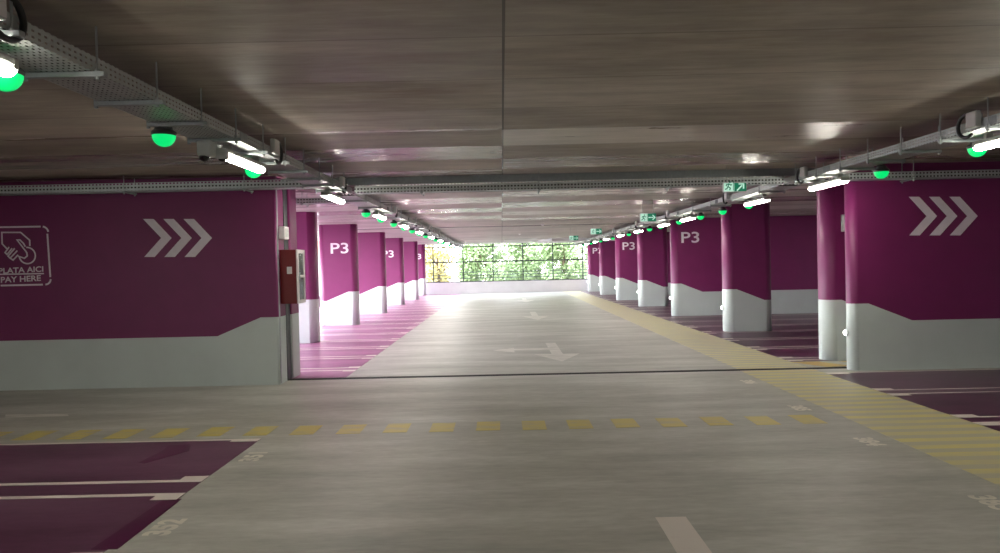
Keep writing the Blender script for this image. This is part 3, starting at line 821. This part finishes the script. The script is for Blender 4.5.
for i, (x, y, m, lab, rx, rz, zc, n) in enumerate(tw): tree(x, y, 11+i, M[m], lab, rx, rz, zc, n)
# neighbouring building
b = tag(empty('apartment_building', (-12.5, 68, -1)), 'pale building with salmon top floor outside the far window', 'building')
mb = MB(); mb.box(-8, 6.5, 0, 10, 0, 3.9); mb.build('lower_wall', M['facade'], b)
mb = MB(); mb.box(-8, 5.0, 0, 10, 3.9, 8.5); mb.build('upper_wall', M['facade_pink'], b)
mb = MB(); mb.box(-8.2, 5.2, -.2, 10.2, 8.5, 8.8); mb.build('roof', M['facade'], b)
for x in (-7, -4.4, -1.8, .8, 3.2):
    for z in (1.2, 4.6, 6.7):
        if z+1.3 > 8.5: continue
        mb = MB(); mb.box(x, x+1.1, -.06, .02, z, z+1.3); f_ = mb.build('window', M['offwhite'], b)
        mb = MB(); mb.box(x+.08, x+1.02, -.07, -.055, z+.08, z+1.22); mb.build('pane', M['pane'], f_)
b = tag(empty('low_house', (10.2, 66, -1)), 'low grey house outside at the right end of the window', 'building')
mb = MB(); mb.box(-1.6, 4, 0, 6, 0, 3.0); mb.build('wall', M['lampgrey'], b)
mb = MB(); mb.poly_xz([(-2, 3.0), (4.4, 3.0), (1.2, 4.1)], -.3, 6.3); mb.build('roof', M['dsteel'], b)
mb = MB(); mb.box(-.8, .4, -.05, .02, 1.2, 2.2); mb.build('window', M['pane'], b)

# ------------------------------------------------------------------ light
wd = bpy.data.worlds.new('sky'); bpy.context.scene.world = wd; wd.use_nodes = True
nt = wd.node_tree; nt.nodes.clear()
out = nt.nodes.new('ShaderNodeOutputWorld'); bg = nt.nodes.new('ShaderNodeBackground')
tc = nt.nodes.new('ShaderNodeTexCoord'); sx = nt.nodes.new('ShaderNodeSeparateXYZ'); rp = nt.nodes.new('ShaderNodeValToRGB')
nt.links.new(tc.outputs['Generated'], sx.inputs[0]); nt.links.new(sx.outputs[2], rp.inputs[0])
mr = nt.nodes.new('ShaderNodeMapRange'); nt.links.new(sx.outputs[0], mr.inputs[0])
mr.inputs[1].default_value = -1; mr.inputs[2].default_value = .1; mr.inputs[3].default_value = 33; mr.inputs[4].default_value = 7   # brighter towards the sun's side
nt.links.new(mr.outputs[0], bg.inputs[1])
rp.color_ramp.elements[0].color = (1, .985, .985, 1); rp.color_ramp.elements[1].color = (.62, .78, 1, 1)
nt.links.new(rp.outputs[0], bg.inputs[0])
nt.links.new(bg.outputs[0], out.inputs[0])
sd = bpy.data.lights.new('sun', 'SUN'); sd.energy = 3; sd.angle = math.radians(1.5); sd.color = (1, .95, .86)
so = bpy.data.objects.new('sun', sd); C.objects.link(so)
so.rotation_euler = Vector((.30, .72, -.85)).to_track_quat('-Z', 'Y').to_euler()

# ------------------------------------------------------------------ camera
cd = bpy.data.cameras.new('camera'); cam = bpy.data.objects.new('camera', cd); C.objects.link(cam)
cd.sensor_width = 36; cd.lens = 36*FPX/1000; cd.clip_start = .05; cd.clip_end = 500
cam.location = (0, 0, CAM_Z)
yaw = math.atan(2/FPX); pitch = -math.atan(11.5/FPX)
Rm = Matrix.Rotation(yaw, 3, 'Z') @ Matrix.Rotation(PI/2+pitch, 3, 'X') @ Matrix.Rotation(-ROLL, 3, 'Z')
cam.rotation_euler = Rm.to_euler()
S = bpy.context.scene; S.camera = cam
S.view_settings.view_transform = 'Standard'; S.view_settings.look = 'None'
S.view_settings.gamma = 1; S.view_settings.use_curve_mapping = False
S.view_settings.exposure = 0.0
S.cycles.max_bounces = 10; S.cycles.diffuse_bounces = 6; S.cycles.glossy_bounces = 5; S.cycles.transparent_max_bounces = 16
S.cycles.sample_clamp_indirect = 6
